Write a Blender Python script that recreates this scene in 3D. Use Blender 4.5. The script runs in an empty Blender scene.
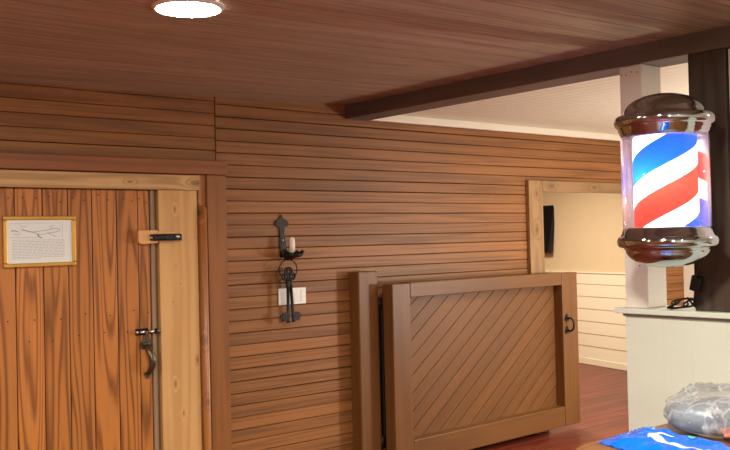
import bpy, bmesh, math, random
from mathutils import Vector, Matrix
random.seed(7)
sc = bpy.context.scene
C = sc.collection
H = 1.52                      # eye height above the floor
PI = math.pi

# ------------------------------------------------------------------ nodes
class NT:
    def __init__(s, name):
        s.m = bpy.data.materials.new(name); s.m.use_nodes = True
        s.t = s.m.node_tree; s.t.nodes.clear()
        s.out = s.n('ShaderNodeOutputMaterial')
    def n(s, kind, **kw):
        nd = s.t.nodes.new(kind)
        for k, v in kw.items(): setattr(nd, k, v)
        return nd
    def put(s, sock, v):
        if hasattr(v, 'is_output') or isinstance(v, bpy.types.NodeSocket): s.t.links.new(v, sock)
        else: sock.default_value = v
    def math(s, op, a, b=0.0, c=None):
        nd = s.n('ShaderNodeMath', operation=op)
        s.put(nd.inputs[0], a); s.put(nd.inputs[1], b)
        if c is not None: s.put(nd.inputs[2], c)
        return nd.outputs[0]
    def vmath(s, op, a, b=(0, 0, 0)):
        nd = s.n('ShaderNodeVectorMath', operation=op)
        s.put(nd.inputs[0], a); s.put(nd.inputs[1], b)
        return nd.outputs['Value'] if op in ('LENGTH', 'DISTANCE', 'DOT_PRODUCT') else nd.outputs[0]
    def noise(s, vec, scale=1.0, detail=3.0, rough=.5):
        nd = s.n('ShaderNodeTexNoise'); s.put(nd.inputs['Vector'], vec)
        nd.inputs['Scale'].default_value = scale; nd.inputs['Detail'].default_value = detail
        nd.inputs['Roughness'].default_value = rough
        return nd.outputs['Fac']
    def ramp(s, fac, stops, interp='LINEAR'):
        nd = s.n('ShaderNodeValToRGB'); cr = nd.color_ramp; cr.interpolation = interp
        while len(cr.elements) < len(stops): cr.elements.new(.5)
        for e, (p, c) in zip(cr.elements, stops):
            e.position = p; e.color = (*c[:3], 1) if len(c) >= 3 else (c[0], c[0], c[0], 1)
        s.put(nd.inputs[0], fac)
        return nd.outputs[0]
    def mix(s, fac, a, b, mode='MIX'):
        nd = s.n('ShaderNodeMix', data_type='RGBA', blend_type=mode)
        s.put(nd.inputs[0], fac); s.put(nd.inputs[6], a); s.put(nd.inputs[7], b)
        return nd.outputs[2]
    def coord(s): return s.n('ShaderNodeTexCoord').outputs['Object']
    def island(s): return s.n('ShaderNodeNewGeometry').outputs['Random Per Island']
    def bsdf(s, color, rough=.5, metal=0.0, spec=.5, bump=None, bstr=.3, bdist=.002, **kw):
        b = s.n('ShaderNodeBsdfPrincipled')
        s.put(b.inputs['Base Color'], color); s.put(b.inputs['Roughness'], rough)
        s.put(b.inputs['Metallic'], metal); s.put(b.inputs['Specular IOR Level'], spec)
        for k, v in kw.items(): s.put(b.inputs[k.replace('_', ' ')], v)
        if bump is not None:
            bn = s.n('ShaderNodeBump'); bn.inputs['Strength'].default_value = bstr
            bn.inputs['Distance'].default_value = bdist
            s.put(bn.inputs['Height'], bump); s.t.links.new(bn.outputs[0], b.inputs['Normal'])
        s.t.links.new(b.outputs[0], s.out.inputs[0])
        return b

def rgb(r, g, b):             # sRGB 0-255 to linear
    f = lambda c: (c/255/12.92) if c/255 <= .04045 else ((c/255+.055)/1.055)**2.4
    return (f(r), f(g), f(b), 1)

def wood(name, light, dark, axis='X', rings=7.0, contrast=.6, tone=.25, cross=9.0, along=.9, rough=.5,
         fibre=.25, knots=(), power=1.6, rot=None, stain=None, spec=.35):
    """grain lines are contours of a stretched noise field, every board (mesh island) its own cut"""
    t = NT(name)
    v = t.coord()
    if rot is not None:
        mp = t.n('ShaderNodeMapping'); mp.inputs['Rotation'].default_value = rot; t.put(mp.inputs[0], v); v = mp.outputs[0]
    rnd = t.island()
    sx = t.n('ShaderNodeCombineXYZ')
    for i, k in enumerate((37.0, 19.0, 53.0)): t.put(sx.inputs[i], t.math('MULTIPLY', rnd, k))
    vo = t.vmath('ADD', v, sx.outputs[0])
    sc_ = {'X': (along, cross, cross), 'Y': (cross, along, cross), 'Z': (cross, cross, along)}[axis]
    st = t.vmath('MULTIPLY', vo, sc_)
    base = t.noise(st, 1.0, 2.0, .45)
    if knots:
        kn = None
        for (kx, ky, kz, kr) in knots:
            d = t.vmath('LENGTH', t.vmath('MULTIPLY', t.vmath('SUBTRACT', v, (kx, ky, kz)),
                        tuple(1/(kr*(2.2 if 'XYZ'[i] == axis else 1)) if i != 1 else .02 for i in range(3))))
            g = t.math('POWER', 2.718, t.math('MULTIPLY', t.math('MULTIPLY', d, d), -1.0))
            kn = g if kn is None else t.math('MAXIMUM', kn, g)
        base = t.math('ADD', base, t.math('MULTIPLY', kn, .5))
    sn = t.math('SINE', t.math('MULTIPLY', base, rings*6.283))
    sn = t.math('MULTIPLY_ADD', sn, .5, .5)
    sn = t.math('POWER', sn, power)
    f = tuple(a*b for a, b in zip(sc_, (3.5, 22, 22) if axis == 'X' else (22, 3.5, 22) if axis == 'Y' else (22, 22, 3.5)))
    fib = t.noise(t.vmath('MULTIPLY', vo, f), 1.0, 3.0, .65)
    g = t.math('ADD', t.math('MULTIPLY', sn, contrast), t.math('MULTIPLY', t.math('SUBTRACT', fib, .5), fibre*2.2))
    col = t.mix(t.n('ShaderNodeClamp').outputs[0], light, dark)
    cl = t.n('ShaderNodeClamp'); t.put(cl.inputs[0], g)
    mixn = t.n('ShaderNodeMix', data_type='RGBA'); t.put(mixn.inputs[0], cl.outputs[0])
    t.put(mixn.inputs[6], light); t.put(mixn.inputs[7], dark); col = mixn.outputs[2]
    # tone of each board and slow blotches
    r2 = t.math('FRACT', t.math('MULTIPLY', rnd, 17.31))
    tn = t.math('ADD', t.math('MULTIPLY_ADD', r2, tone, 1-tone*.5),
                t.math('MULTIPLY', t.math('SUBTRACT', t.noise(t.vmath('MULTIPLY', v, (.8, .8, .8)), 2.0, 3.0), .5), .35))
    cm = t.n('ShaderNodeCombineColor')
    for i in range(3): t.put(cm.inputs[i], tn)
    col = t.mix(1.0, col, cm.outputs[0], 'MULTIPLY')
    if knots:
        col = t.mix(t.math('MULTIPLY', t.math('POWER', kn, 3.0), .75), col, stain or dark)
    t.bsdf(col, t.math('MULTIPLY_ADD', fib, .25, rough-.12), spec=spec, bump=t.math('ADD', fib, t.math('MULTIPLY', sn, -.4)), bstr=.25, bdist=.0012)
    return t.m

def plain(name, col, rough=.5, metal=0., spec=.4, var=.06, scale=9., bump=.0, bscale=60.):
    t = NT(name); v = t.coord()
    n = t.noise(v, scale, 4.0)
    c = t.mix(n, tuple(x*(1-var) for x in col[:3])+(1,), tuple(min(1, x*(1+var)) for x in col[:3])+(1,))
    t.bsdf(c, rough, metal, spec, bump=t.noise(v, bscale, 4.0) if bump else None, bstr=bump)
    return t.m

M = {}
M['wall'] = wood('stained_wall_boards', rgb(146, 94, 48), rgb(70, 42, 22), 'X', 6, .40, .27, 15., .35, .50, .60)
M['groove'] = plain('dark_gap', rgb(40, 22, 13), .9)
M['ceil'] = wood('stained_ceiling_boards', rgb(174, 150, 126), rgb(98, 79, 65), 'X', 6, .45, .2, 12., .4, .42, .55)
M['trim'] = wood('reddish_trim_wood', rgb(140, 86, 46), rgb(102, 56, 28), 'X', 4, .4, .15, 9., .5, .5, .3)
M['trimz'] = wood('reddish_trim_wood_upright', rgb(138, 86, 40), rgb(98, 54, 22), 'Z', 4, .4, .15, 9., .5, .5, .3)
M['roundz'] = wood('rounded_amber_moulding', rgb(176, 112, 58), rgb(116, 66, 30), 'Z', 4, .45, .15, 9., .9, .32, .3, knots=((2.622, 4.67, .18+H, .022), (2.632, 4.67, -.55+H, .02), (2.64, 4.67, -.9+H, .016)), stain=rgb(60, 36, 20), spec=.6)
M['door'] = wood('resinous_pine_door_planks', rgb(188, 118, 55), rgb(90, 46, 18), 'Z', 17, .66, .24, 5.5, .30, .42, .30, power=2.8)
M['pine'] = wood('pale_pine_jamb', rgb(204, 158, 98), rgb(176, 120, 66), 'Z', 4, .5, .08, 8., .5, .5, .18,
                 knots=((2.47, 4.69, .2+H, .014), (2.45, 4.69, -.32+H, .006), (2.5, 4.69, -.22+H, .006), (2.452, 4.69, -.78+H, .016), (2.595, 4.69, -.66+H, .014), (2.5, 4.69, -.95+H, .01), (2.47, 4.69, -.12+H, .006)), stain=rgb(112, 70, 36))
M['pinex'] = wood('weathered_pine_lintel', rgb(200, 158, 104), rgb(150, 106, 66), 'X', 5, .6, .1, 9., .6, .55, .3, knots=((2.61, 4.69, .35+H, .03), (2.2, 4.69, .35+H, .012)), stain=rgb(84, 56, 40))
M['jamb'] = wood('weathered_doorway_trim', rgb(156, 120, 78), rgb(112, 80, 48), 'Z', 5, .5, .12, 8., .7, .55, .3, knots=((5.56, 4.67, .05+H, .03), (5.57, 4.67, .33+H, .02)), stain=rgb(90, 56, 32))
M['jambx'] = wood('weathered_doorway_header', rgb(148, 114, 76), rgb(108, 78, 50), 'X', 5, .5, .12, 8., .7, .55, .3, knots=((5.75, 4.67, .39+H, .03), (6.3, 4.67, .39+H, .02)), stain=rgb(90, 56, 32))
M['gate'] = wood('brown_gate_wood', rgb(114, 72, 32), rgb(86, 51, 21), 'X', 4, .4, .10, 10., .5, .45, .3)
M['gatez'] = wood('brown_gate_wood_upright', rgb(114, 72, 32), rgb(86, 51, 21), 'Z', 4, .4, .10, 10., .5, .45, .3)
M['gatep'] = wood('brown_gate_diagonal_boards', rgb(116, 73, 32), rgb(86, 51, 21), 'X', 5, .28, .14, 14., .4, .5, .3, rot=(0, math.radians(37), 0))
M['beam'] = wood('dark_brown_beam', rgb(112, 96, 84), rgb(78, 65, 57), 'Y', 4, .4, .1, 7., .6, .55, .3)
M['dpost'] = wood('dark_rough_post', rgb(80, 64, 50), rgb(44, 34, 27), 'Z', 5, .5, .1, 9., .7, .6, .35)
M['table'] = wood('brown_table_wood', rgb(136, 86, 46), rgb(92, 54, 28), 'X', 5, .5, .1, 7., .6, .35, .25)
M['floor'] = wood('reddish_floor_boards', rgb(118, 48, 32), rgb(70, 24, 17), 'X', 5, .5, .24, 9., .6, .36, .4, spec=.3)
M['white'] = plain('warm_white_paint', rgb(232, 222, 202), .45, var=.03, bump=.05)
M['partition'] = plain('cream_partition_paint', rgb(226, 228, 206), .4, var=.03, bump=.05)
M['wceil'] = plain('white_ceiling_paint', rgb(240, 234, 212), .5, var=.03)
M['cream'] = plain('cream_wall_paint', rgb(216, 190, 150), .7, var=.03)
M['siding'] = plain('cream_siding_paint', rgb(232, 216, 186), .5, var=.02)
M['chrome'] = NT('polished_chrome'); M['chrome'].bsdf(rgb(186, 198, 206), .07, 1.0); M['chrome'] = M['chrome'].m
M['iron'] = plain('black_iron', rgb(44, 40, 37), .42, .7, .5, .25, 40., .3, 150.)
M['bronze'] = plain('dark_bronze', rgb(104, 90, 72), .35, .8, .5, .3, 60., .2, 150.)
M['steel'] = plain('worn_steel', rgb(190, 186, 178), .3, 1.0)
M['leather'] = plain('tan_leather', rgb(214, 158, 96), .6, var=.08, scale=40., bump=.15, bscale=300.)
M['gold'] = plain('gold_frame', rgb(206, 158, 74), .35, .55, .5, .1, 30.)
M['paper'] = plain('white_paper', rgb(222, 220, 212), .6, var=.02)
M['ink'] = plain('dark_ink', rgb(62, 60, 60), .8)
M['greyink'] = plain('grey_ink', rgb(172, 170, 166), .8)
M['candle'] = plain('ivory_candle', rgb(238, 222, 196), .45, var=.03)
M['plate'] = plain('white_plate', rgb(236, 232, 222), .35, var=.01)
M['black'] = plain('black_plastic', rgb(20, 19, 19), .35)
M['screen'] = plain('black_screen', rgb(16, 16, 18), .6, spec=.1)
M['greystrip'] = wood('grey_worn_strip', rgb(150, 122, 92), rgb(112, 86, 60), 'Z', 4, .4, .1, 9., .7, .6, .3)
M['padlight'] = plain('grey_foam', rgb(120, 132, 140), .5, var=.2, scale=14.)
M['pink'] = plain('pink_card', rgb(205, 120, 100), .5)

def emission(name, col, s):
    t = NT(name); e = t.n('ShaderNodeEmission'); e.inputs[0].default_value = col; e.inputs[1].default_value = s
    t.t.links.new(e.outputs[0], t.out.inputs[0]); return t.m
M['lamp'] = emission('lit_lamp_lens', (1, .98, .93, 1), 56)

# ------------------------------------------------------------------ mesh helpers
def box(bm, x0, x1, y0, y1, z0, z1, bev=0.0, seg=1, mi=0, mat=None):
    vs = [bm.verts.new((x, y, z)) for x in (x0, x1) for y in (y0, y1) for z in (z0, z1)]
    if mat is not None:
        for v in vs: v.co = mat @ v.co
    q = ((0, 1, 3, 2), (4, 6, 7, 5), (0, 4, 5, 1), (2, 3, 7, 6), (0, 2, 6, 4), (1, 5, 7, 3))
    fs = [bm.faces.new([vs[i] for i in f]) for f in q]
    for f in fs: f.material_index = mi
    if bev > 0:
        es = list({e for f in fs for e in f.edges})
        r = bmesh.ops.bevel(bm, geom=es, offset=bev, segments=seg, affect='EDGES', profile=.5)
        for f in r['faces']: f.material_index = mi
    return bm
def lathe(bm, prof, cx, cy, seg=48, closed=False, axis='Z', mi=0, smooth=True, kr=1.0):
    """prof: list of (radius, height)"""
    rings = []
    for r, z in prof:
        r *= kr
        if r < 1e-6: rings.append([bm.verts.new((cx, cy, z))])
        else: rings.append([bm.verts.new((cx+r*math.cos(2*PI*k/seg), cy+r*math.sin(2*PI*k/seg), z)) for k in range(seg)])
    n = len(rings)
    for i in range(n if closed else n-1):
        a, b = rings[i], rings[(i+1) % n]
        for k in range(seg):
            k2 = (k+1) % seg
            if len(a) == 1 and len(b) == 1: continue
            if len(a) == 1: f = bm.faces.new((a[0], b[k2], b[k]))
            elif len(b) == 1: f = bm.faces.new((a[k], a[k2], b[0]))
            else: f = bm.faces.new((a[k], a[k2], b[k2], b[k]))
            f.smooth = smooth; f.material_index = mi
    return bm
def tube(bm, pts, r, seg=8, closed=False, mi=0, flat=1.0, cap=True):
    pts = [Vector(p) for p in pts]; n = len(pts); rings = []
    up = Vector((0, 0, 1)); prev = None
    for i, p in enumerate(pts):
        a = pts[(i-1) % n] if (closed or i > 0) else p
        b = pts[(i+1) % n] if (closed or i < n-1) else p
        d = (b-a).normalized()
        if prev is None:
            u = d.orthogonal().normalized() if abs(d.dot(up)) > .9 else d.cross(up).normalized()
        else:
            u = prev - d*prev.dot(d)
            u = u.normalized() if u.length > 1e-6 else d.orthogonal().normalized()
        prev = u; w = d.cross(u)
        rr = r[i] if isinstance(r, (list, tuple)) else r
        rings.append([bm.verts.new(p + u*rr*math.cos(2*PI*k/seg) + w*rr*flat*math.sin(2*PI*k/seg)) for k in range(seg)])
    for i in range(n if closed else n-1):
        a, b = rings[i], rings[(i+1) % n]
        for k in range(seg):
            f = bm.faces.new((a[k], a[(k+1) % seg], b[(k+1) % seg], b[k])); f.smooth = True; f.material_index = mi
    if cap and not closed:
        bm.faces.new(rings[0][::-1]).material_index = mi; bm.faces.new(rings[-1]).material_index = mi
    return bm
def prism(bm, outline, y0, y1, mi=0):
    """outline in x,z extruded from y0 to y1"""
    a = [bm.verts.new((x, y0, z)) for x, z in outline]; b = [bm.verts.new((x, y1, z)) for x, z in outline]
    n = len(outline)
    bm.faces.new(a).material_index = mi; bm.faces.new(b[::-1]).material_index = mi
    for i in range(n): bm.faces.new((a[i], b[i], b[(i+1) % n], a[(i+1) % n])).material_index = mi
    return bm
def spline(pts, n=8, closed=False):
    pts = [Vector(p) for p in pts]; out = []; m = len(pts)
    rng = range(m) if closed else range(m-1)
    for i in rng:
        p0 = pts[(i-1) % m] if closed or i > 0 else pts[i]; p1 = pts[i]; p2 = pts[(i+1) % m]
        p3 = pts[(i+2) % m] if closed or i+2 < m else p2
        for k in range(n):
            t = k/n
            out.append(.5*((2*p1)+(p2-p0)*t+(2*p0-5*p1+4*p2-p3)*t*t+(3*p1-p0-3*p2+p3)*t**3))
    if not closed: out.append(pts[-1])
    return out
def B(): return bmesh.new()

def link(name, bm, mats, parent=None, org=(0, 0, 0)):
    """one mesh object; its vertices come in world space and are stored relative to its thing's base"""
    o_ = Vector(parent['_o']) if parent is not None and '_o' in parent else Vector(org)
    bmesh.ops.recalc_face_normals(bm, faces=bm.faces)
    if parent is not None or org != (0, 0, 0):
        for v in bm.verts: v.co -= o_
    me = bpy.data.meshes.new(name); bm.to_mesh(me); bm.free()
    for m in (mats if isinstance(mats, (list, tuple)) else [mats]): me.materials.append(m)
    o = bpy.data.objects.new(name, me); C.objects.link(o)
    if parent is not None:
        o.parent = parent; o['_o'] = tuple(o_)
    else: o.location = o_
    return o
def thing(name, label, cat, loc, group=None, rz=0):
    o = bpy.data.objects.new(name, None); C.objects.link(o); o.empty_display_size = .05
    o.location = loc; o.rotation_euler = (0, 0, rz); o['label'] = label; o['category'] = cat
    if group: o['group'] = group
    o['_o'] = tuple(loc)
    return o
def tag(o, label, cat, group=None):
    o['label'] = label; o['category'] = cat
    if group: o['group'] = group
    return o
def struct(name, bm, mats, parent=None, org=(0, 0, 0)):
    o = link(name, bm, mats, parent, org)
    if parent is None: o['kind'] = 'structure'
    return o

# ------------------------------------------------------------------ room shell (z measured from the eye, then raised by H)
YW = 4.70                      # face of the boarded wall
XL, YB = -2.2, -2.6            # left wall, wall behind
XH = 7.64                      # far side of the hall
def hz(z): return z+H

# floor boards
bm = B()
y = YB; row = 0
while y < 9.6:
    w = .125; x = -2.3 - (row*.47) % 1.3
    while x < 9.8:
        L = 1.3
        box(bm, max(x, -2.3)+.0006, min(x+L, 9.8)-.0006, y+.0006, y+w-.0006, -.02, 0, .0012)
        x += L
    y += w; row += 1
box(bm, -2.3, 9.8, YB-.1, 9.7, -.08, -.0202, mi=1)
struct('floor', bm, [M['floor'], M['groove']])

# wooden ceiling over the near room: rises a little towards the beam
def zc(x): return .833 if x < 1.5 else .833+(x-1.5)*.0218
bm = B()
y = YB-.1
while y < YW+.02:
    w = .142; y1 = min(y+w, YW+.03)
    for (xa, xb) in ((XL-.1, .2+.5*random.random()), None) if False else ((XL-.1, 1.5), (1.5, 3.725)):
        vs = [bm.verts.new(p) for p in ((xa, y+.003, hz(zc(xa))), (xb, y+.003, hz(zc(xb))), (xb, y1-.003, hz(zc(xb))), (xa, y1-.003, hz(zc(xa))))]
        up = [bm.verts.new((v.co.x, v.co.y, v.co.z+.02)) for v in vs]
        bm.faces.new(vs[::-1]); bm.faces.new(up)
        for i in range(4): bm.faces.new((vs[i], vs[(i+1) % 4], up[(i+1) % 4], up[i]))
    y += w
bmesh.ops.remove_doubles(bm, verts=bm.verts, dist=1e-5)
box(bm, XL-.1, 3.9, YB-.1, YW+.1, hz(.905), hz(.96), mi=1)
struct('ceiling', bm, [M['ceil'], M['groove']])

# white boarded ceiling over the hall
bm = B()
x = 3.9
while x < XH+.1:
    box(bm, x+.0015, x+.0885, YB-.1, YW+.05, hz(.85), hz(.868), .002)
    x += .09
box(bm, 3.9, XH+.15, YB-.1, YW+.1, hz(.868), hz(.96))
struct('ceiling_hall', bm, M['wceil'])
bm = B()
box(bm, 3.906, XH, YW-.028, YW, hz(.795), hz(.849), .006, 2)
struct('trim_1', bm, M['white'])

# boarded back wall with the door opening and the doorway
DX0, DX1, DZ = 1.1, 2.40, .33             # opening behind the plank door
OX0, OX1, OZ = 5.64, 6.92, .36            # doorway to the back room
bm = B()
def rows(x0, x1, zt, dz, zmin, joints):
    z = zt
    while z > zmin+.005:
        zl = max(z-dz, zmin)
        segs = [(x0, x1)]
        for (a, b, c) in ((DX0, DX1, DZ), (OX0, OX1, OZ)):
            if zl < hz(c)-.01:
                ns = []
                for s, e in segs:
                    if a > s and a < e: ns.append((s, a))
                    elif a <= s and b >= e: continue
                    elif a >= e or b <= s: ns.append((s, e)); continue
                    if b > s and b < e: ns.append((b, e))
                segs = ns
        for s, e in segs:
            cuts = sorted([s, e]+[j+random.uniform(-.8, .8) for j in joints if s+.9 < j < e-.9])
            for a, b in zip(cuts, cuts[1:]):
                if b-a > .02: box(bm, a+.0008, b-.0008, YW+random.uniform(0, .002), YW+.02, zl+random.uniform(.0008, .0022), z-random.uniform(.0008, .0026), .0028)
        z -= dz
rows(XL, 2.746, hz(.905), .0720, 0, ())
rows(2.749, XH+.02, hz(.890), .0711, 0, ())
for (a, b, z0, z1) in ((XL, DX0, 0, hz(.95)), (DX0, DX1, hz(DZ), hz(.95)), (DX1, OX0, 0, hz(.95)), (OX0, OX1, hz(OZ), hz(.95)), (OX1, XH+.02, 0, hz(.95))):
    box(bm, a, b, YW+.021, YW+.12, z0, z1, mi=1)
struct('wall_back', bm, [M['wall'], M['groove']])

# other walls of the two rooms (behind and beside the viewer)
def boarded(name, horizontal_axis, fixed, a0, a1, face):
    bm = B(); z = 0
    while z < hz(.9):
        z1 = min(z+.0711, hz(.9))
        if horizontal_axis == 'Y': box(bm, min(fixed, fixed+face*.02), max(fixed, fixed+face*.02), a0, a1, z+.002, z1-.002, .003)
        else: box(bm, a0, a1, min(fixed, fixed+face*.02), max(fixed, fixed+face*.02), z+.002, z1-.002, .003)
        z = z1
    if horizontal_axis == 'Y': box(bm, min(fixed+face*.021, fixed+face*.1), max(fixed+face*.021, fixed+face*.1), a0, a1, 0, hz(.95), mi=1)
    else: box(bm, a0, a1, min(fixed+face*.021, fixed+face*.1), max(fixed+face*.021, fixed+face*.1), 0, hz(.95), mi=1)
    return bm
struct('wall_left', boarded('l', 'Y', XL, YB, YW, -1), [M['wall'], M['groove']])
bm = B(); x = XL
while x < 3.71:
    box(bm, x+.001, min(x+.1, 3.715)-.001, YB-.02, YB, 0, hz(.9), .003); x += .1
box(bm, XL, 3.715, YB-.1, YB-.0202, 0, hz(.95))
struct('wall_front', bm, M['partition'])
bm = B(); box(bm, 3.72, XH+.1, YB-.1, YB, 0, hz(.95)); struct('wall_hall_front', bm, M['white'])
bm = B(); box(bm, XH, XH+.1, YB, YW-.0005, 0, hz(.95)); struct('wall_right', bm, M['white'])

# back room seen through the doorway: long wall with siding below, cream paint above
A = Vector((8.40, 4.66, 0)); Bv = Vector((9.56, 9.5, 0)); dr = (Bv-A).normalized(); nr = Vector((-dr.y, dr.x, 0))  # nr points to -X
R4 = Matrix(((dr.x, nr.x, 0, A.x), (dr.y, nr.y, 0, A.y), (0, 0, 1, 0), (0, 0, 0, 1)))
LW = (Bv-A).length
bm = B(); box(bm, 0, LW, -.1, 0, 0, hz(.95), mat=R4)
struct('wall_backroom_right', bm, M['cream'])
bm = B(); zt = hz(-.44); k = 0; z = .075
while z < zt-.02:
    z1 = min(z+.145, zt-.012)
    vs = []
    for u in (0, LW):
        for (d, zz) in ((.0, z), (.022, z), (.013, z1), (.0, z1)): vs.append(bm.verts.new(R4 @ Vector((u, d, zz))))
    for i in range(4): bm.faces.new((vs[i], vs[(i+1) % 4], vs[4+(i+1) % 4], vs[4+i]))
    bm.faces.new(vs[0:4]); bm.faces.new(vs[4:8]); z = z1
box(bm, 0, LW, 0, .026, zt-.012, zt+.006, .003, mat=R4)
struct('trim_2', bm, M['siding'])
bm = B(); box(bm, 0, LW, 0, .03, 0, .075, .004, mat=R4)
struct('baseboard_backroom', bm, M['siding'])
bm = B(); box(bm, 4.4, 9.7, 9.5, 9.6, 0, hz(.95)); struct('wall_backroom_far', bm, M['cream'])
bm = B(); box(bm, 4.3, 4.4, YW+.12, 9.6, 0, hz(.95)); struct('wall_backroom_left', bm, M['cream'])
bm = B(); box(bm, 4.3, 9.8, YW+.1, 9.6, hz(.95), hz(1.0)); struct('ceiling_backroom', bm, M['wceil'])
bm = B(); box(bm, XH+.02, 8.6, YW-.1, YW+.12, 0, hz(.95)); struct('wall_backroom_near', bm, M['cream'])

# partition under the beam, with its ledge
PX = 3.72
bm = B(); y = 2.60
widths = [.2, .145, .17, .16, .15, .18]
i = 0
while y > YB+.001:
    w = widths[i % 6]; y0 = max(y-w, YB)
    box(bm, PX, PX+.02, y0+.0002, y-.0002, 0, hz(-.3735), .0007); y = y0; i += 1
box(bm, PX+.0202, PX+.17, YB, 2.60, 0, hz(-.3735))
struct('wall_partition', bm, M['partition'])
bm = B()
box(bm, PX-.042, PX+.21, YB, 2.635, hz(-.373), hz(-.348), .004, 2)
struct('trim_3', bm, M['partition'])
bm = B(); box(bm, PX-.006, PX-.0005, YB, 2.61, hz(-.388), hz(-.3735), .001)  # thin grey box painting in the shadow line below the ledge
struct('ledge_shade_strip', bm, plain('ledge_shade_grey', rgb(140, 140, 138), .6))
# white upright board nearer than the dark post
bm = B(); box(bm, PX+.01, PX+.12, 1.80, 2.052, hz(-.347), hz(.786), .003)
struct('trim_4', bm, M['white'])

# ------------------------------------------------------------------ door, its frame and hardware
bm = B()
px = [1.10, 1.21, 1.335, 1.455, 1.587, 1.729, 1.862, 1.993, 2.132, 2.256, 2.326]
YD = 4.712
for a, b in zip(px, px[1:]):
    box(bm, a+.0022, b-.0022, YD+random.uniform(0, .002), YD+.03, .012, hz(.306), .006, 2)
box(bm, px[0], px[-1], YD+.0302, YD+.055, .012, hz(.306), mi=1)
for (x, z) in [(a+.5*(b-a)+s*.03, zz) for a, b in zip(px[:-1], px[1:]) for zz, s in ((.265, -1), (.245, .9), (-.36, .6), (-.47, -.7), (-1.2, 0))]:
    r = .0042; x += random.uniform(-.012, .012); z += random.uniform(-.012, .012)
    vs = [bm.verts.new((x+r*math.cos(k*PI/3), YD-.0012, hz(z)+r*math.sin(k*PI/3))) for k in range(6)]
    bm.faces.new(vs).material_index = 1
door = struct('door_1', bm, [M['door'], M['groove']])
bm = B(); box(bm, 2.329, 2.356, YD-.004, YD+.055, .012, hz(.306), .003)
link('edge_strip', bm, M['greystrip'], door)
# leather strap with its black catch
bm = B()
pts = [(2.236, .082), (2.345, .083), (2.362, .072), (2.46, .07), (2.46, .045), (2.372, .036), (2.352, .018), (2.345, .012), (2.25, .008), (2.236, .02)]
prism(bm, [(x, hz(z)) for x, z in pts], 4.668, 4.684)
prism(bm, [(2.245, hz(.015)), (2.33, hz(.015)), (2.33, hz(.075)), (2.245, hz(.075))], 4.684, YD)
hasp = link('hasp_strap', bm, M['leather'], door)
bm = B(); box(bm, 2.318, 2.49, 4.646, 4.668, hz(.024), hz(.062), .006, 2)
box(bm, 2.318, 2.40, 4.640, 4.648, hz(.030), hz(.056), .004)
box(bm, 2.302, 2.322, 4.655, 4.668, hz(.026), hz(.036)); box(bm, 2.302, 2.322, 4.655, 4.668, hz(.05), hz(.06))
link('catch', bm, M['black'], hasp)
bm = B(); lathe(bm, [(0, 0), (.012, 0), (.013, .006), (.008, .010), (0, .011)], 0, 0, 20)
for v in bm.verts: v.co = Vector((2.458+v.co.x, 4.645-v.co.z, hz(.046)+v.co.y*.8))
link('rivet', bm, M['steel'], hasp)
bm = B()
for (x, z) in ((2.262, .066), (2.262, .026)):
    lathe(bm, [(0, 0), (.004, 0), (0, .003)], 0, 0, 10)
    for v in bm.verts[-11:] if False else []: pass
bm.free()
# slide bolt
bm = B(); box(bm, 2.226, 2.30, YD-.008, YD, hz(-.492), hz(-.456), .003)
bolt = link('slide_bolt', bm, M['iron'], door)
bm = B(); tube(bm, [(2.222, 4.693, hz(-.475)), (2.366, 4.693, hz(-.475))], .0085, 12)
tube(bm, [(2.275, 4.693, hz(-.475)), (2.275, 4.668, hz(-.478))], .006, 10)
link('bolt_rod', bm, M['steel'], bolt)
bm = B()
for x in (2.237, 2.289, 2.342):
    tube(bm, [(x, 4.693+.0115*math.cos(t), hz(-.475)+.0125*math.sin(t)) for t in [k*2*PI/14 for k in range(14)]], .0045, 6, closed=True)
link('bolt_guide', bm, M['black'], bolt)
# thumb-latch pull
bm = B()
def leafshape(cx, cz, w, h, up=1):
    o = []
    for k in range(24):
        a = 2*PI*k/24; r = 1+.22*math.cos(3*(a-PI/2*up))
        o.append((cx+w*r*math.cos(a), cz+h*r*math.sin(a)))
    return o
prism(bm, leafshape(2.289, hz(-.535), .034, .040), YD-.007, YD)
prism(bm, leafshape(2.293, hz(-.712), .020, .018, -1), YD-.007, YD)
tube(bm, spline([(2.287, YD-.006, hz(-.545)), (2.292, YD-.035, hz(-.58)), (2.304, YD-.048, hz(-.625)), (2.302, YD-.038, hz(-.672)), (2.293, YD-.005, hz(-.708))], 7),
     [.012+.010*math.sin(PI*k/28) for k in range(29)], 10, flat=.8)
tube(bm, [(2.262, YD-.018, hz(-.545)), (2.288, YD-.022, hz(-.538)), (2.312, YD-.016, hz(-.548))], .008, 8)
link('door_handle', bm, M['bronze'], door)

# pine jamb, lintel, outer mouldings
bm = B(); box(bm, 2.371, 2.612, 4.69, 4.80, 0, hz(.308), .004, 2); struct('trim_5', bm, M['pine'])
bm = B(); box(bm, .90, 2.628, 4.682, 4.80, hz(.309), hz(.395), .004, 2); struct('trim_6', bm, M['pinex'])
bm = B(); box(bm, 1.0, 1.088, 4.69, 4.80, 0, hz(.308), .004); struct('trim_7', bm, M['pine'])
bm = B(); box(bm, .6, 2.80, 4.658, YW+.005, hz(.400), hz(.481), .005, 2); struct('trim_8', bm, M['trim'])
bm = B(); box(bm, 2.668, 2.795, 4.668, YW+.005, 0, hz(.398), .004, 2); struct('trim_9', bm, M['trimz'])
bm = B(); n = 14
box(bm, 2.622, 2.668, 4.69, YW+.005, 0, hz(.397))
ol = []
for k in range(n+1):
    a = PI*k/n; ol.append((2.6445-.0225*math.cos(a), 4.69-.034*math.sin(a)))
lo = [bm.verts.new((x, y, 0)) for x, y in ol]; hi = [bm.verts.new((x, y, hz(.20))) for x, y in ol]
for k in range(n):
    f = bm.faces.new((lo[k], lo[k+1], hi[k+1], hi[k])); f.smooth = True
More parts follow.
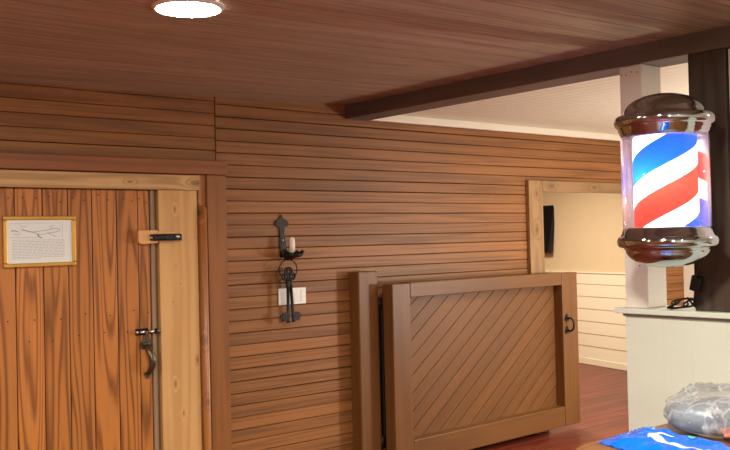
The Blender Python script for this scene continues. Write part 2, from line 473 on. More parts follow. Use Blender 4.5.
apex = [bm.verts.new((x, 4.69+(y-4.69)*.15, hz(.222))) for x, y in ol]
for k in range(n): bm.faces.new((hi[k], hi[k+1], apex[k+1], apex[k])).smooth = True
bm.faces.new(apex)
struct('trim_10', bm, M['roundz'])
# doorway to the back room
bm = B(); box(bm, 5.478, 5.642, 4.668, YW+.002, 0, hz(.432), .004, 2); box(bm, 5.6, 5.642, YW+.002, YW+.125, 0, hz(.345), .002); struct('trim_11', bm, M['jamb'])
bm = B(); box(bm, 5.644, 7.08, 4.668, YW+.002, hz(.345), hz(.432), .004, 2); struct('trim_12', bm, M['jambx'])
bm = B(); box(bm, 6.918, 7.08, 4.668, YW+.002, 0, hz(.344), .004, 2); struct('trim_13', bm, M['jamb'])

# ------------------------------------------------------------------ beam and posts
bm = B(); box(bm, 3.714, 3.905, YB, YW-.001, hz(.792), hz(.90), .004)
tag(link('ceiling_beam', bm, M['beam'], org=(3.81, 1.0, hz(.792))), 'dark brown wooden beam running under the ceiling to the back wall', 'beam')
bm = B(); box(bm, PX+.002, PX+.160, 2.476, 2.598, hz(-.3475), hz(.7915), .004)
for (y, z) in ((2.50, .755), (2.53, .76), (2.56, .75), (2.585, .752), (2.57, .1), (2.515, -.15)):
    r = .0035; vs = [bm.verts.new((PX+.0015, y+r*math.cos(k*PI/3), hz(z)+r*math.sin(k*PI/3))) for k in range(6)]
    bm.faces.new(vs).material_index = 1
tag(link('post', bm, [M['white'], M['groove']], org=(3.81, 2.54, hz(-.3475))), 'white painted square post standing at the end of the white half wall', 'post')
bm = B(); box(bm, PX+.002, PX+.178, 2.062, 2.239, hz(-.3475), hz(.7915), .004)
tag(link('post', bm, M['dpost'], org=(3.81, 2.15, hz(-.3475))), 'dark brown rough wooden post behind the barber pole on the white half wall', 'post')
bm = B(); box(bm, 3.714, 3.881, 4.60, YW-.001, .0, hz(-.203), .009, 2)
tag(link('gate_post', bm, M['gatez'], org=(3.80, 4.65, 0)), 'short brown square post against the board wall, holding the hinged half gate', 'post')

# ------------------------------------------------------------------ gate
GX, GY = 3.904, 4.49
GT, GW, GZ0, GZ1 = .095, 1.982, .05, hz(-.29)
g = thing('half_gate', 'brown wooden half gate with diagonal boards, standing open along the back wall', 'gate', (GX, GY, GZ0))
def gl(bm, dz=0): return bm
def gbox(x0, x1, y0, y1, z0, z1, bev=.006): return box(B(), GX+x0, GX+x1, GY+y0, GY+y1, z0, z1, bev, 2)
link('stile', gbox(0, .162, 0, GT, GZ0, GZ1), M['gatez'], g)
link('stile', gbox(1.79, GW, 0, GT, GZ0, GZ1), M['gatez'], g)
link('rail', gbox(.163, 1.789, .002, GT, GZ1-.094, GZ1+.004), M['gate'], g)
link('rail', gbox(.163, 1.789, .002, GT, GZ0, GZ0+.152), M['gate'], g)
# diagonal boards clipped to the opening
bm = B(); ang = math.radians(37); bw = .094
x0, x1, z0, z1 = .1632, 1.7888, GZ0+.1522, GZ1-.0942
def clip(poly):
    for ax, lim, sg in ((0, x0, 1), (0, x1, -1), (1, z0, 1), (1, z1, -1)):
        out = []
        for i in range(len(poly)):
            p, q = poly[i-1], poly[i]; dp, dq = (p[ax]-lim)*sg, (q[ax]-lim)*sg
            if dp*dq < 0:
                t = dp/(dp-dq); out.append((p[0]+(q[0]-p[0])*t, p[1]+(q[1]-p[1])*t))
            if dq >= 0: out.append(q)
        poly = out
        if len(poly) < 3: return []
    return poly
ux, uz = math.cos(ang), math.sin(ang)
for k in range(-14, 22):
    c0 = k*bw+.0024; c1 = (k+1)*bw-.0024
    poly = [(-3*ux - c*uz + x0, -3*uz + c*ux + z0) if s < 0 else (4*ux - c*uz + x0, 4*uz + c*ux + z0) for s, c in ((-1, c0), (1, c0), (1, c1), (-1, c1))]
    pl = clip(poly)
    if len(pl) >= 3: prism(bm, [(GX+a, b) for a, b in pl], GY+.078, GY+.088)
box(bm, GX+x0, GX+x1, GY+.0882, GY+.093, z0, z1, mi=1)
link('panel', bm, [M['gatep'], M['groove']], g)
# hinges and the black rod in the gap, bail handle
for zz in (1.10, .20):
    bm = B(); tube(bm, [(GX-.014, GY+.112, zz-.035), (GX-.014, GY+.112, zz+.045)], .011, 12)
    box(bm, GX-.014, GX+.0005, GY+.105, GY+.118, zz-.035, zz+.04, .001)
    box(bm, GX-.018, GX-.010, GY+.108, GY+.14, zz-.03, zz+.035, .001)
    link('hinge', bm, M['iron'], g)
bm = B(); box(bm, GX-.012, GX-.001, GY+.092, GY+.12, .24, 1.06, .002)
link('hinge_strip', bm, M['black'], g)
hx = GX+1.835; bm = B()
tube(bm, spline([(hx, GY-.004, hz(-.642)), (hx+.003, GY-.04, hz(-.642)), (hx+.006, GY-.058, hz(-.662)), (hx+.007, GY-.062, hz(-.69)), (hx+.006, GY-.058, hz(-.718)), (hx+.003, GY-.04, hz(-.737)), (hx, GY-.004, hz(-.737))], 6), .0075, 10)
ha = link('gate_handle', bm, M['iron'], g)
for zz in (hz(-.642), hz(-.737)):
    bm = B(); prism(bm, leafshape(hx, zz, .024, .028), GY-.006, GY+.0005); link('handle_plate', bm, M['iron'], ha)
g.rotation_euler = (0, 0, math.atan2(.062, GW))

# ------------------------------------------------------------------ framed certificate on the door
fx0, fx1, fz0, fz1, fy = 1.523, 1.896, hz(-.096), hz(.164), YD-.001
pic = thing('framed_print', 'small gold-framed white print with an ink sketch hanging on the plank door', 'picture', ((fx0+fx1)/2, fy, fz0))
bm = B(); fw = .021
for (a, b, c, d) in ((fx0, fx1, fz1-fw, fz1), (fx0, fx1, fz0, fz0+fw), (fx0, fx0+fw, fz0+fw, fz1-fw), (fx1-fw, fx1, fz0+fw, fz1-fw)):
    box(bm, a, b, fy-.018, fy, c, d, .005, 2)
link('frame', bm, M['gold'], pic)
bm = B(); box(bm, fx0+fw-.002, fx1-fw+.002, fy-.010, fy-.002, fz0+fw-.002, fz1-fw+.002)
sheet = link('paper', bm, M['paper'], pic)
bm = B()
pw, ph = fx1-fx0-2*fw, fz1-fz0-2*fw
def P(u, v): return (fx0+fw+u*pw, fy-.0112, fz0+fw+v*ph)
def stroke(pts, r=.0012): tube(bm, spline([P(*p) for p in pts], 4), r, 5, flat=.6)
stroke([(.06, .74), (.10, .76), (.16, .73)], .0022); stroke([(.05, .60), (.2, .595), (.5, .60)], .0008)
stroke([(.22, .78), (.3, .75), (.38, .72)], .002); stroke([(.38, .72), (.5, .74), (.6, .76), (.72, .80), (.80, .79), (.78, .73), (.66, .70), (.52, .66), (.46, .68), (.38, .72)])
stroke([(.46, .68), (.48, .62), (.53, .58)], .0022); stroke([(.62, .7), (.70, .64), (.76, .60)], .001); stroke([(.66, .8), (.68, .86), (.72, .87)], .001)
stroke([(.1, .68), (.16, .66), (.2, .7)], .0012); stroke([(.2, .88), (.24, .84), (.3, .86)], .0008); stroke([(.05, .92), (.45, .93), (.85, .925)], .0005); stroke([(.85, .925), (.852, .75), (.85, .6)], .0005)
link('ink_sketch', bm, M['ink'], sheet)
bm = B()
for k in range(13):
    v = .53-k*.036; u = .07
    ue = (.88 if k < 12 else .5)
    while u < ue:
        l = random.uniform(.03, .09); a = P(u, v); b = P(min(u+l, ue), v)
        box(bm, a[0], b[0], fy-.0112, fy-.0102, a[2], a[2]+.0022); u += l+.015
link('text_lines', bm, M['greyink'], sheet)

# ------------------------------------------------------------------ sconce, candle, keys, switch plate
sy = YW-.001
s = thing('candle_sconce', 'black iron wall sconce with a spade-topped strap and round drip tray', 'sconce', (3.205, sy, hz(-.10)))
bm = B()
ol = [(3.180, -.092), (3.182, .05), (3.176, .094), (3.156, .096), (3.147, .114), (3.155, .134), (3.176, .142), (3.186, .155), (3.194, .170), (3.202, .155), (3.214, .142), (3.236, .134), (3.246, .114), (3.238, .096), (3.216, .094), (3.212, .05), (3.238, -.092)]
prism(bm, [(x, hz(z)) for x, z in ol], sy-.009, sy)
bp = link('back_plate', bm, M['iron'], s)
bm = B(); lathe(bm, [(0, 0), (.006, 0), (.005, .003), (0, .004)], 0, 0, 12)
for v in bm.verts: v.co = Vector((3.200+v.co.x, sy-.009-v.co.z, hz(.012)+v.co.y))
link('screw', bm, M['steel'], bp)
bm = B(); cx, cy = 3.222, sy-.075
lathe(bm, [(0, hz(-.098)), (.03, hz(-.098)), (.058, hz(-.088)), (.066, hz(-.074)), (.062, hz(-.073)), (.053, hz(-.083)), (.03, hz(-.091)), (0, hz(-.091))], cx, cy, 28)
for k in range(7):
    a = 2*PI*k/7; ux_, uy_ = math.cos(a), math.sin(a); px_, py_ = -uy_, ux_
    b0 = Vector((cx+ux_*.058, cy+uy_*.058, hz(-.082))); t0 = Vector((cx+ux_*.074, cy+uy_*.074, hz(-.048)))
    q = Vector((px_, py_, 0))
    vs = [bm.verts.new(p) for p in (b0-q*.016, b0+q*.016, b0*.45+t0*.55+q*.02, t0, b0*.45+t0*.55-q*.02)]
    bm.faces.new(vs); nn = Vector((ux_, uy_, 0))*.003
    vs2 = [bm.verts.new(v.co+nn) for v in vs]; bm.faces.new(vs2[::-1])
    for i in range(5): bm.faces.new((vs[i], vs[(i+1) % 5], vs2[(i+1) % 5], vs2[i]))
lathe(bm, [(.0, hz(-.0905)), (.021, hz(-.0905)), (.022, hz(-.066)), (.019, hz(-.066)), (.019, hz(-.082)), (0, hz(-.082))], cx, cy, 20)
tube(bm, spline([(3.205, sy-.006, hz(-.085)), (3.212, sy-.03, hz(-.105)), (3.226, sy-.06, hz(-.102)), (3.232, sy-.075, hz(-.097))], 5), .007, 8)
link('drip_tray', bm, M['iron'], s)
bm = B(); tube(bm, spline([(3.203, sy-.006, hz(-.085)), (3.203, sy-.035, hz(-.103)), (3.203, sy-.055, hz(-.108)), (3.203, sy-.068, hz(-.100)), (3.203, sy-.072, hz(-.088))], 5), .0045, 8)
link('hook', bm, M['iron'], s)
bm = B(); lathe(bm, [(0, hz(-.0815)), (.0178, hz(-.0815)), (.0172, hz(-.02)), (.0165, hz(.016)), (.012, hz(.026)), (.004, hz(.03)), (0, hz(.03))], cx, cy, 20)
for v in bm.verts:
    a = math.atan2(v.co.y-cy, v.co.x-cx); k = 1+.07*math.sin(3*a+v.co.z*40); v.co.x = cx+(v.co.x-cx)*k; v.co.y = cy+(v.co.y-cy)*k
bmc = link('candle', bm, M['candle'], org=(cx, cy, hz(-.0815)))
tag(bmc, 'short ivory candle standing in the black iron wall sconce', 'candle')

kr = thing('key_ring', 'large iron ring with two oversized black keys hanging below the sconce', 'keys', (3.203, sy-.055, hz(-.48)))
bm = B(); ky = sy-.055; RR = .066
tube(bm, [(3.203+RR*math.cos(t), ky, hz(-.1155)+.0083-RR*.9+RR*.9*math.sin(t)) for t in [k*2*PI/40 for k in range(40)]], .0038, 8, closed=True)
link('ring', bm, M['iron'], kr)
bm = B(); tube(bm, [(3.165+.046*math.cos(t), ky+.006+.018*math.sin(t), hz(-.205)+.046*math.sin(t)) for t in [k*2*PI/30 for k in range(30)]], .0026, 6, closed=True)
link('ring', bm, M['iron'], kr)
def key(x0, x1, yy, side):
    bm = B(); zt, zb = hz(-.255), hz(-.485)
    for (dx, dz, r) in ((-.019, .045, .019), (.019, .045, .019), (0, .078, .02)):
        tube(bm, [(x0+dx+r*math.cos(t), yy, zt+dz+r*math.sin(t)) for t in [k*2*PI/18 for k in range(18)]], .0062, 8, closed=True)
    ux_ = x1-x0
    lathe(bm, [(0, zt+.026), (.012, zt+.024), (.015, zt+.012), (.011, zt), (.015, zt-.012), (.010, zt-.022), (.0095, zb+.01), (.0125, zb+.006), (.0125, zb-.004), (0, zb-.006)], x0, yy, 14)
    box(bm, min(x0, x0+side*.046), max(x0, x0+side*.046), yy-.005, yy+.005, zb+.006, zb+.056, .001)
    box(bm, min(x0+side*.03, x0+side*.058), max(x0+side*.03, x0+side*.058), yy-.004, yy+.004, zb+.024, zb+.044, .001)
    for v in bm.verts: v.co.x += ux_*(zt+.09-v.co.z)/(zt+.09-zb)
    return link('key', bm, M['iron'], kr)
key(3.190, 3.188, ky-.012, -1); key(3.218, 3.242, ky+.010, 1)

sw = thing('switch_plate', 'wide white switch plate on the boards behind the hanging keys', 'switch plate', (3.262, sy, hz(-.385)))
bm = B(); box(bm, 3.162, 3.366, sy-.008, sy, hz(-.386), hz(-.284), .004, 2); link('plate', bm, M['plate'], sw)
for k in range(4):
    bm = B(); xx = 3.188+k*.0508
    box(bm, xx-.016, xx+.016, sy-.011, sy-.0075, hz(-.335-.033), hz(-.335+.033), .002); link('rocker', bm, M['plate'], sw)

# ------------------------------------------------------------------ barber pole
PXc, PYc = 3.381, 2.15; KR = .945
bp = thing('barber_pole', 'lit barber pole with chrome caps and red, white and blue stripes', 'barber pole', (PXc, PYc, hz(-.145)))
bm = B()
prof = [(0, hz(.578))]
for k in range(1, 15):
    a = PI/2*k/14; prof.append((.172*math.sin(a), hz(.492+.086*math.cos(a))))
prof += [(.176, hz(.489)), (.178, hz(.486)), (.196, hz(.486)), (.205, hz(.482)), (.211, hz(.472)), (.212, hz(.460)), (.209, hz(.448)), (.200, hz(.439)), (.195, hz(.437)), (.195, hz(.425)), (.190, hz(.423)), (.190, hz(.411)), (.184, hz(.409)), (.184, hz(.397)), (.120, hz(.396)), (0, hz(.396))]
lathe(bm, prof, PXc, PYc, 96, kr=KR)
link('top_cap', bm, M['chrome'], bp)
bm = B()
prof = [(0, hz(.024)), (.160, hz(.024)), (.184, hz(.023)), (.186, hz(.012)), (.190, hz(.010)), (.191, hz(-.002)), (.196, hz(-.006)), (.196, hz(-.012)), (.206, hz(-.015)), (.211, hz(-.024)), (.212, hz(-.036)), (.210, hz(-.048)), (.203, hz(-.056)), (.190, hz(-.060)), (.184, hz(-.062)), (.183, hz(-.066))]
for k in range(0, 15):
    a = PI/2*k/14; prof.append((.178*math.cos(a), hz(-.066-.078*math.sin(a))))
prof[-1] = (0, hz(-.144))
lathe(bm, prof, PXc, PYc, 96, kr=KR)
link('bottom_cap', bm, M['chrome'], bp)
# striped drum: helix of blue, white, red, white, lit from inside
t = NT('lit_striped_drum'); v = t.coord()
sp = t.n('ShaderNodeSeparateXYZ'); t.put(sp.inputs[0], v)
an = t.math('DIVIDE', t.math('ARCTAN2', sp.outputs[1], sp.outputs[0]), 2*PI)
u = t.math('FRACT', t.math('ADD', t.math('ADD', t.math('DIVIDE', sp.outputs[2], .40), t.math('MULTIPLY', an, -1.0)), 3.0+.54))
cc = t.ramp(u, [(0, rgb(8, 64, 245)), (.29, rgb(255, 250, 244)), (.5, rgb(236, 42, 30)), (.79, rgb(255, 250, 244))], 'CONSTANT')
em = t.n('ShaderNodeEmission'); t.put(em.inputs[0], cc); em.inputs[1].default_value = .75
tl0 = t.n('ShaderNodeBsdfTranslucent'); t.put(tl0.inputs[0], cc)
ad = t.n('ShaderNodeAddShader'); t.t.links.new(em.outputs[0], ad.inputs[0]); t.t.links.new(tl0.outputs[0], ad.inputs[1]); t.t.links.new(ad.outputs[0], t.out.inputs[0])
M['drum'] = t.m
bm = B(); lathe(bm, [(.128, hz(.0245)), (.128, hz(.3955))], PXc, PYc, 96)
dm = link('striped_drum', bm, M['drum'], bp)
pl_ = bpy.data.lights.new('pole_bulb', 'POINT'); pl_.energy = 2.4; pl_.shadow_soft_size = .03; pl_.color = (1, .97, .93)
plo = bpy.data.objects.new('pole_bulb', pl_); C.objects.link(plo); plo.location = (PXc-.05, PYc+.012, hz(.215))
bm = B(); box(bm, PXc+.1775, PXc+.1835, PYc-.085, PYc+.085, hz(.0), hz(.45), .002); link('back_plate', bm, M['chrome'], bp)
# clear outer tube
t = NT('clear_acrylic'); gg = t.n('ShaderNodeBsdfGlossy'); gg.inputs['Roughness'].default_value = .03; gg.inputs[0].default_value = (1, .97, .95, 1)
tr = t.n('ShaderNodeBsdfTransparent'); tr.inputs[0].default_value = (.97, .97, .97, 1)
fr = t.n('ShaderNodeLayerWeight'); fr.inputs[0].default_value = .5
mx = t.n('ShaderNodeMixShader'); t.put(mx.inputs[0], t.math('MULTIPLY_ADD', t.math('POWER', fr.outputs['Facing'], 4.0), .9, .025)); t.t.links.new(tr.outputs[0], mx.inputs[1]); t.t.links.new(gg.outputs[0], mx.inputs[2]); hz_ = t.n('ShaderNodeBsdfTranslucent'); hz_.inputs[0].default_value = (1, .95, .93, 1); hd_ = t.n('ShaderNodeBsdfDiffuse'); hd_.inputs[0].default_value = (1, .95, .93, 1)
hm = t.n('ShaderNodeMixShader'); t.t.links.new(hz_.outputs[0], hm.inputs[1]); t.t.links.new(hd_.outputs[0], hm.inputs[2])
m9 = t.n('ShaderNodeMixShader'); t.put(m9.inputs[0], t.math('MULTIPLY_ADD', t.math('POWER', fr.outputs['Facing'], 2.0), .14, .004)); t.t.links.new(mx.outputs[0], m9.inputs[1]); t.t.links.new(hm.outputs[0], m9.inputs[2])
t.t.links.new(m9.outputs[0], t.out.inputs[0])
M['acrylic'] = t.m
bm = B(); lathe(bm, [(.181, hz(.0235)), (.186, hz(.0235)), (.186, hz(.3965)), (.181, hz(.3965))], PXc, PYc, 96, closed=True, kr=KR)
link('clear_tube', bm, M['acrylic'], bp)
for (za, zb) in ((.445, .478), (-.05, -.02)):
    bm = B()
    box(bm, PXc+.17, PX-.0115, PYc-.02, PYc+.05, hz(za), hz(zb), .006, 2); box(bm, PX-.012, PX+.0015, PYc-.03, PYc+.06, hz(za-.01), hz(zb+.01), .004)
    link('wall_bracket', bm, M['iron'], bp)

# power cord with its inline adapter, coiled on the ledge
lz = hz(-.348)
cord = thing('power_cord', 'black power cord coiled on the white ledge under the barber pole', 'cord', (3.71, 2.27, lz))
bm = B()
def cp(y, x, z): return (x, y, lz+z)
pts = [(3.60, 2.14, hz(-.06)), (3.62, 2.14, hz(-.115)), (3.66, 2.17, lz+.19), (3.680, 2.20, lz+.155)]
tube(bm, spline(pts, 6), .0042, 8)
pts = [(3.688, 2.214, lz+.09), (3.69, 2.215, lz+.05), (3.70, 2.225, lz+.02)]
for k in range(30):
    a = 2*PI*k/12+.4; pts.append((3.694-.030*math.cos(a)+.003*math.sin(2.3*k), 2.292-.068*math.cos(a+.2)-.012*math.sin(k*1.7), lz+.006+.026*(1+math.sin(a+1.0+.15*k/12))))
pts += [(3.71, 2.25, lz+.02), (3.708, 2.232, lz+.05), (3.700, 2.222, lz+.09)]
tube(bm, spline(pts, 5), .0046, 8)
link('cable', bm, M['black'], cord)
bm = B(); Rm = Matrix.Translation((3.690, 2.208, lz+.122)) @ Matrix.Rotation(math.radians(14), 4, 'X')
box(bm, -.015, .015, -.024, .024, -.034, .036, .006, 2, mat=Rm)
link('adapter', bm, M['black'], cord)

# ------------------------------------------------------------------ wall television in the back room
tvp = Vector((8.935, 7.33, hz(-.2126)))
tv = thing('wall_television', 'black flat television tilted from the cream wall beyond the doorway', 'television', tuple(tvp))
T = Matrix.Translation(tvp) @ Matrix(((dr.x, nr.x, 0, 0), (dr.y, nr.y, 0, 0), (0, 0, 1, 0), (0, 0, 0, 1))) @ Matrix.Rotation(math.radians(-11), 4, 'X')
T = Matrix.Translation(tvp) @ Matrix(((dr.x, nr.x, 0, 0), (dr.y, nr.y, 0, 0), (0, 0, 1, 0), (0, 0, 0, 1))) @ Matrix.Rotation(math.radians(10), 4, 'X')
bm = B(); box(bm, 0, 1.08, -.045, 0, 0, .635, .006, 2, mat=T); link('housing', bm, M['black'], tv)
bm = B(); box(bm, .012, 1.068, .0002, .002, .014, .621, mat=T); link('screen', bm, M['screen'], tv)
bm = B(); c0 = T @ Vector((.54, -.04, .32)); wallp = R4.inverted() @ c0; w2 = R4 @ Vector((wallp.x, 0, wallp.z))
tube(bm, [tuple(c0), tuple(w2)], .03, 10); link('wall_arm', bm, M['black'], tv)

# ------------------------------------------------------------------ ceiling light
LX, LY = 1.578, 2.867; LZ = hz(zc(LX))-.001
dl = thing('ceiling_light', 'round lit flush downlight in the wooden ceiling', 'ceiling light', (LX, LY, LZ-.014))
bm = B(); lathe(bm, [(.112, LZ-.012), (.118, LZ-.012), (.126, LZ-.005), (.128, LZ), (.112, LZ)], LX, LY, 48, closed=True); link('trim_ring', bm, M['plate'], dl)
bm = B(); lathe(bm, [(0, LZ-.0138), (.08, LZ-.0135), (.1115, LZ-.011), (.1115, LZ-.004), (0, LZ-.004)], LX, LY, 48); link('lens', bm, M['lamp'], dl)

# ------------------------------------------------------------------ table, packet, bag
TZ = hz(-.73)
tb = thing('table', 'brown wooden table with rounded corner, standing before the white half wall', 'table', (3.1, 1.5, 0))
bm = B(); X0, X1, Y0, Y1, rr = 2.50, 3.67, .9, 2.015, .11
ol = []
for (cx_, cy_, a0, r_) in ((X1-.02, Y1-.02, 0, .02), (X0+rr, Y1-rr, 90, rr), (X0+rr, Y0+rr, 180, rr), (X1-.02, Y0+.02, 270, .02)):
    for k in range(9):
        a = math.radians(a0+90*k/8); ol.append((cx_+r_*math.cos(a), cy_+r_*math.sin(a)))
lo = [bm.verts.new((x, y, TZ-.032)) for x, y in ol]; hi = [bm.verts.new((x, y, TZ)) for x, y in ol]
bm.faces.new(hi); bm.faces.new(lo[::-1])
for i in range(len(ol)): bm.faces.new((lo[i], lo[(i+1) % len(ol)], hi[(i+1) % len(ol)], hi[i]))
bmesh.ops.bevel(bm, geom=[e for e in bm.edges if abs(e.verts[0].co.z-e.verts[1].co.z) < 1e-5], offset=.005, segments=2, affect='EDGES')
link('tabletop', bm, M['table'], tb)
for x, y in ((X0+.12, Y0+.12), (X1-.1, Y0+.12), (X0+.12, Y1-.12), (X1-.1, Y1-.12)):
    bm = B(); box(bm, x-.03, x+.03, y-.03, y+.03, 0, TZ-.0321, .004); link('leg', bm, M['table'], tb)

# blue printed pouch lying on the table
def rnoise(x, y, s):
    return math.sin(x*31*s+1.3)*math.sin(y*27*s+.4)+.6*math.sin((x*1.7+y*.9)*44*s+2)+.5*math.sin((x*.6-y*1.4)*63*s)
c = [Vector((2.70, 2.0, 0)), Vector((3.05, 1.985, 0)), Vector((3.17, 1.50, 0)), Vector((2.72, 1.42, 0))]   # corners seen from above
c = [Vector((2.672, 1.998, 0)), Vector((2.99, 2.03, 0)), Vector((2.84, 1.45, 0)), Vector((2.52, 1.45, 0))]
bm = B(); NU, NV = 90, 90; grid = {}
def pp(u, v):
    p = (c[0]*(1-u)+c[1]*u)*(1-v)+(c[3]*(1-u)+c[2]*u)*v
    e = min(u, 1-u, v, 1-v); f = min(1, e/.22); f = f*f*(3-2*f)
    hgt = .004+.030*f + (.0022+.003*f)*rnoise(p.x, p.y, 1.0)*min(1, e/.05+.35) + .0012*math.sin((u*3+v*40))*f
    if e < .03: hgt = .004+.002*math.sin(u*70+v*60)
    return Vector((p.x, p.y, TZ+max(.003, hgt)))
for i in range(NU+1):
    for j in range(NV+1): grid[i, j] = bm.verts.new(pp(i/NU, j/NV))
for i in range(NU):
    for j in range(NV):
        f = bm.faces.new((grid[i, j], grid[i+1, j], grid[i+1, j+1], grid[i, j+1])); f.smooth = True
bl = [bm.verts.new((v.co.x, v.co.y, TZ+.001)) for v in (grid[0, 0], grid[NU, 0], grid[NU, NV], grid[0, NV])]
bm.faces.new(bl)
pk = link('pouch', bm, None or NT('x').m, org=(2.9, 1.7, TZ))
t = NT('glossy_blue_film'); v = t.coord()
t.bsdf(t.mix(t.noise(v, 6., 3.), rgb(4, 84, 200), rgb(10, 120, 232)), .16, 0, .6, bump=t.noise(t.vmath('MULTIPLY', v, (1, 1.6, 1)), 34., 4.), bstr=.5, bdist=.006)
M['blue'] = t.m; pk.data.materials.clear(); pk.data.materials.append(M['blue'])
pkt = pk; pkt.name = 'plastic_pouch'
tag(pkt, 'crinkled glossy blue plastic pouch with white swoosh lying on the table', 'pouch')
pkt['_o'] = (2.9, 1.7, TZ)
M['print'] = plain('white_print', rgb(226, 236, 246), .25)
M['green'] = plain('green_print', rgb(70, 190, 150), .3)
def printed(name, path, wid, mat):
    bm = B(); pth = [Vector((*p, 0)) for p in path]; pth = spline(pth, 10); L_ = []; n = len(pth)
    for i, p in enumerate(pth):
        d = (pth[min(i+1, n-1)]-pth[max(i-1, 0)]).normalized(); q = Vector((-d.y, d.x, 0))
        w = wid*(.35+.65*math.sin(PI*(i+.5)/n)); row = []
        for k in range(5):
            uv = p+q*w*(k/2-1); r = pp(min(1, max(0, uv.x)), min(1, max(0, uv.y))); row.append(bm.verts.new(r+Vector((0, 0, .0018))))
        L_.append(row)
    for a, b in zip(L_, L_[1:]):
        for k in range(4): bm.faces.new((a[k], a[k+1], b[k+1], b[k])).smooth = True
    return link(name, bm, mat, pkt)
printed('white_swoosh', [(.66, .40), (.52, .30), (.38, .36), (.32, .5), (.38, .68), (.5, .74)], .05, M['print'])
printed('white_bar', [(.74, .16), (.58, .10), (.44, .09)], .012, M['print'])
printed('green_mark', [(.86, .52), (.80, .50), (.74, .5)], .03, M['green'])

# clear bag with its contents
bx, by = 3.06, 1.80
def blob(bm, cx, cy, z0, rx, ry, rz, amp, seed, rot=0., sub=4, sq=2.6):
    r = bmesh.ops.create_icosphere(bm, subdivisions=sub, radius=1.0)
    cr, sr = math.cos(rot), math.sin(rot)
    for v in r['verts']:
        d = v.co.normalized()
        k = (abs(d.x)**sq+abs(d.y)**sq+abs(d.z)**sq)**(-1/sq)
        nz = math.sin(d.x*5+seed)*math.sin(d.y*6+seed*2)+.6*math.sin(d.z*9+d.x*7+seed*3)+.35*math.sin(d.y*17+d.z*13+seed)+.2*math.sin(d.x*29-d.y*23)
        k *= 1+amp*nz
        x, y, z = d.x*k*rx, d.y*k*ry, d.z*k*rz
        z = max(z, -rz*.93)
        v.co = Vector((cx+x*cr-y*sr, cy+x*sr+y*cr, z0+rz*.93+z))
    for f in bm.faces: f.smooth = True
    return bm
t = NT('thin_clear_plastic'); v = t.coord()
tr = t.n('ShaderNodeBsdfTransparent'); tr.inputs[0].default_value = (.97, .97, .96, 1)
df = t.n('ShaderNodeBsdfDiffuse'); df.inputs[0].default_value = rgb(226, 224, 216)
tl = t.n('ShaderNodeBsdfTranslucent'); tl.inputs[0].default_value = rgb(226, 224, 216)
gl_ = t.n('ShaderNodeBsdfGlossy'); gl_.inputs['Roughness'].default_value = .14
bn = t.n('ShaderNodeBump'); bn.inputs['Strength'].default_value = .9; bn.inputs['Distance'].default_value = .012
t.put(bn.inputs['Height'], t.noise(t.vmath('MULTIPLY', v, (1, 1, 1.5)), 22., 5., .6)); t.t.links.new(bn.outputs[0], gl_.inputs['Normal'])
lw = t.n('ShaderNodeLayerWeight'); lw.inputs[0].default_value = .35; t.t.links.new(bn.outputs[0], lw.inputs['Normal'])
m1 = t.n('ShaderNodeMixShader'); m1.inputs[0].default_value = .4; t.t.links.new(df.outputs[0], m1.inputs[1]); t.t.links.new(tl.outputs[0], m1.inputs[2])
rg = t.math('SUBTRACT', 1.0, t.math('ABSOLUTE', t.math('MULTIPLY_ADD', t.noise(t.vmath('MULTIPLY', v, (1., 1., .6)), 9., 3., .55), 2.0, -1.0)))
fold = t.ramp(rg, [(.78, (.10,)), (.93, (.18,)), (.99, (.48,))])
fa = t.math('ADD', fold, t.math('MULTIPLY', lw.outputs['Facing'], .35))
m2 = t.n('ShaderNodeMixShader'); t.put(m2.inputs[0], fa); t.t.links.new(tr.outputs[0], m2.inputs[1]); t.t.links.new(m1.outputs[0], m2.inputs[2])
m3 = t.n('ShaderNodeMixShader'); m3.inputs[0].default_value = .12; t.t.links.new(m2.outputs[0], m3.inputs[1]); t.t.links.new(gl_.outputs[0], m3.inputs[2])
t.t.links.new(m3.outputs[0], t.out.inputs[0]); M['film'] = t.m
bm = B(); blob(bm, 3.15, 1.74, TZ+.002, .25, .185, .078, .025, 1.1, rot=-.75, sub=5)
bag = link('plastic_bag', bm, M['film'], org=(3.15, 1.74, TZ))
tag(bag, 'clear crumpled plastic bag of grey packs beside the blue pouch', 'bag')
bag['_o'] = (3.15, 1.74, TZ)
bm = B(); path = spline([(3.05, 1.89, TZ+.135), (3.08, 1.86, TZ+.165), (3.14, 1.80, TZ+.165), (3.24, 1.74, TZ+.15)], 8); n = len(path)
vv = []
for i, p in enumerate(path):
    row = []
    for k in range(9):
        a = k/8*2-1; row.append(bm.verts.new(p+Vector((.03*a+.006*math.sin(i*1.1), .05*a, .012*math.sin(k*2.1+i*.7)-.015*a*a))))
    vv.append(row)
for a, b in zip(vv, vv[1:]):
    for k in range(8): bm.faces.new((a[k], a[k+1], b[k+1], b[k])).smooth = True
link('gathered_top', bm, M['film'], bag)
bm = B(); blob(bm, 3.12, 1.78, TZ+.012, .19, .105, .056, .04, 4.2, rot=-.75, sq=3.2)
tag(link('grey_pack', bm, M['padlight'], org=(3.12, 1.78, TZ+.012)), 'blue-grey soft pack inside the clear plastic bag', 'pack')
bm = B(); Rm = Matrix.Translation((3.02, 1.66, TZ+.034)) @ Matrix.Rotation(-.75, 4, 'Z') @ Matrix.Rotation(.25, 4, 'X')
box(bm, -.06, .12, -.03, .03, -.006, .006, .003, mat=Rm)
tag(link('pink_card', bm, M['pink'], org=(3.02, 1.66, TZ+.02)), 'pinkish card at the bottom of the clear plastic bag', 'card')

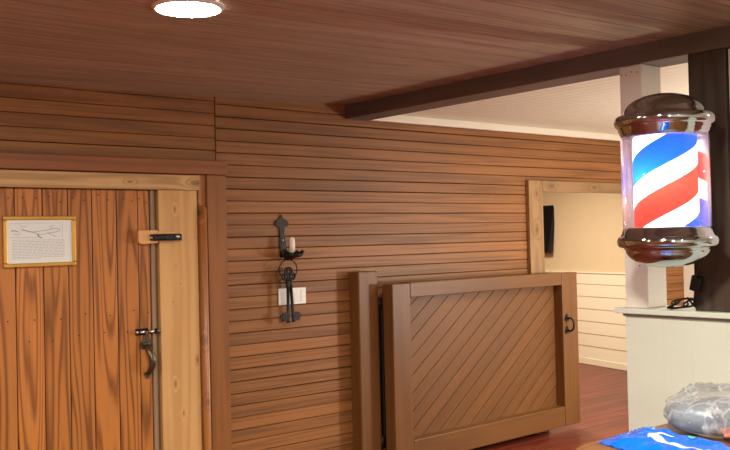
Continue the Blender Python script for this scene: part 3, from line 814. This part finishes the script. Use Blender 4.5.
# ------------------------------------------------------------------ light
def lamp(name, loc, power, size=.22, col=(1, .98, .93), spread=180):
    l = bpy.data.lights.new(name, 'AREA'); l.shape = 'DISK'; l.size = size; l.energy = power; l.color = col; l.spread = math.radians(spread)
    o = bpy.data.objects.new(name, l); C.objects.link(o); o.location = loc; return o
for i, (x, y, p) in enumerate(((1.5, 1.3, 50), (-.9, 2.9, 40), (-.9, .6, 18), (1.6, -1.6, 14))):
    lamp('room_downlight', (x, y, hz(.80)), p)
for (x, y, p) in ((5.6, 3.0, 15), (5.6, 0.8, 14)):
    lamp('hall_downlight', (x, y, hz(.82)), p, .25, (1, .98, .93))
def point_fill(name, loc, power, r=.12, col=(1, .98, .93)):
    l = bpy.data.lights.new(name, 'POINT'); l.shadow_soft_size = r; l.energy = power; l.color = col
    o = bpy.data.objects.new(name, l); C.objects.link(o); o.location = loc
point_fill('room_fill', (.3, -1.0, 1.75), 34)  # unseen fill light added behind the camera to lift the wooden ceiling
point_fill('hall_fill', (6.1, 2.3, 1.15), 78)  # unseen fill light added low in the hall to brighten its white ceiling
lamp('backroom_light', (6.9, 6.7, hz(.90)), 60, 1.1, (1, .94, .82))
w = bpy.data.worlds.new('world'); sc.world = w; w.use_nodes = True
w.node_tree.nodes['Background'].inputs[0].default_value = (1, .85, .7, 1); w.node_tree.nodes['Background'].inputs[1].default_value = .03

# ------------------------------------------------------------------ camera
F = 921.44
cam = bpy.data.cameras.new('camera'); co = bpy.data.objects.new('camera', cam); C.objects.link(co)
cam.sensor_width = 36; cam.lens = F/730*36; cam.clip_start = .05
r = Vector((.772549, -.634496, -.024125)); d = Vector((-.008181, .028044, -.999573)); f = Vector((.634902, .772417, .016475))
m = Matrix((r, -d, -f)).transposed().to_4x4(); m.translation = (0, 0, H); co.matrix_world = m
sc.camera = co
for o in bpy.data.objects:
    if '_o' in o: del o['_o']
vs = sc.view_settings; vs.view_transform = 'Standard'; vs.look = 'None'; vs.gamma = 1; vs.use_curve_mapping = False; vs.exposure = 1.0
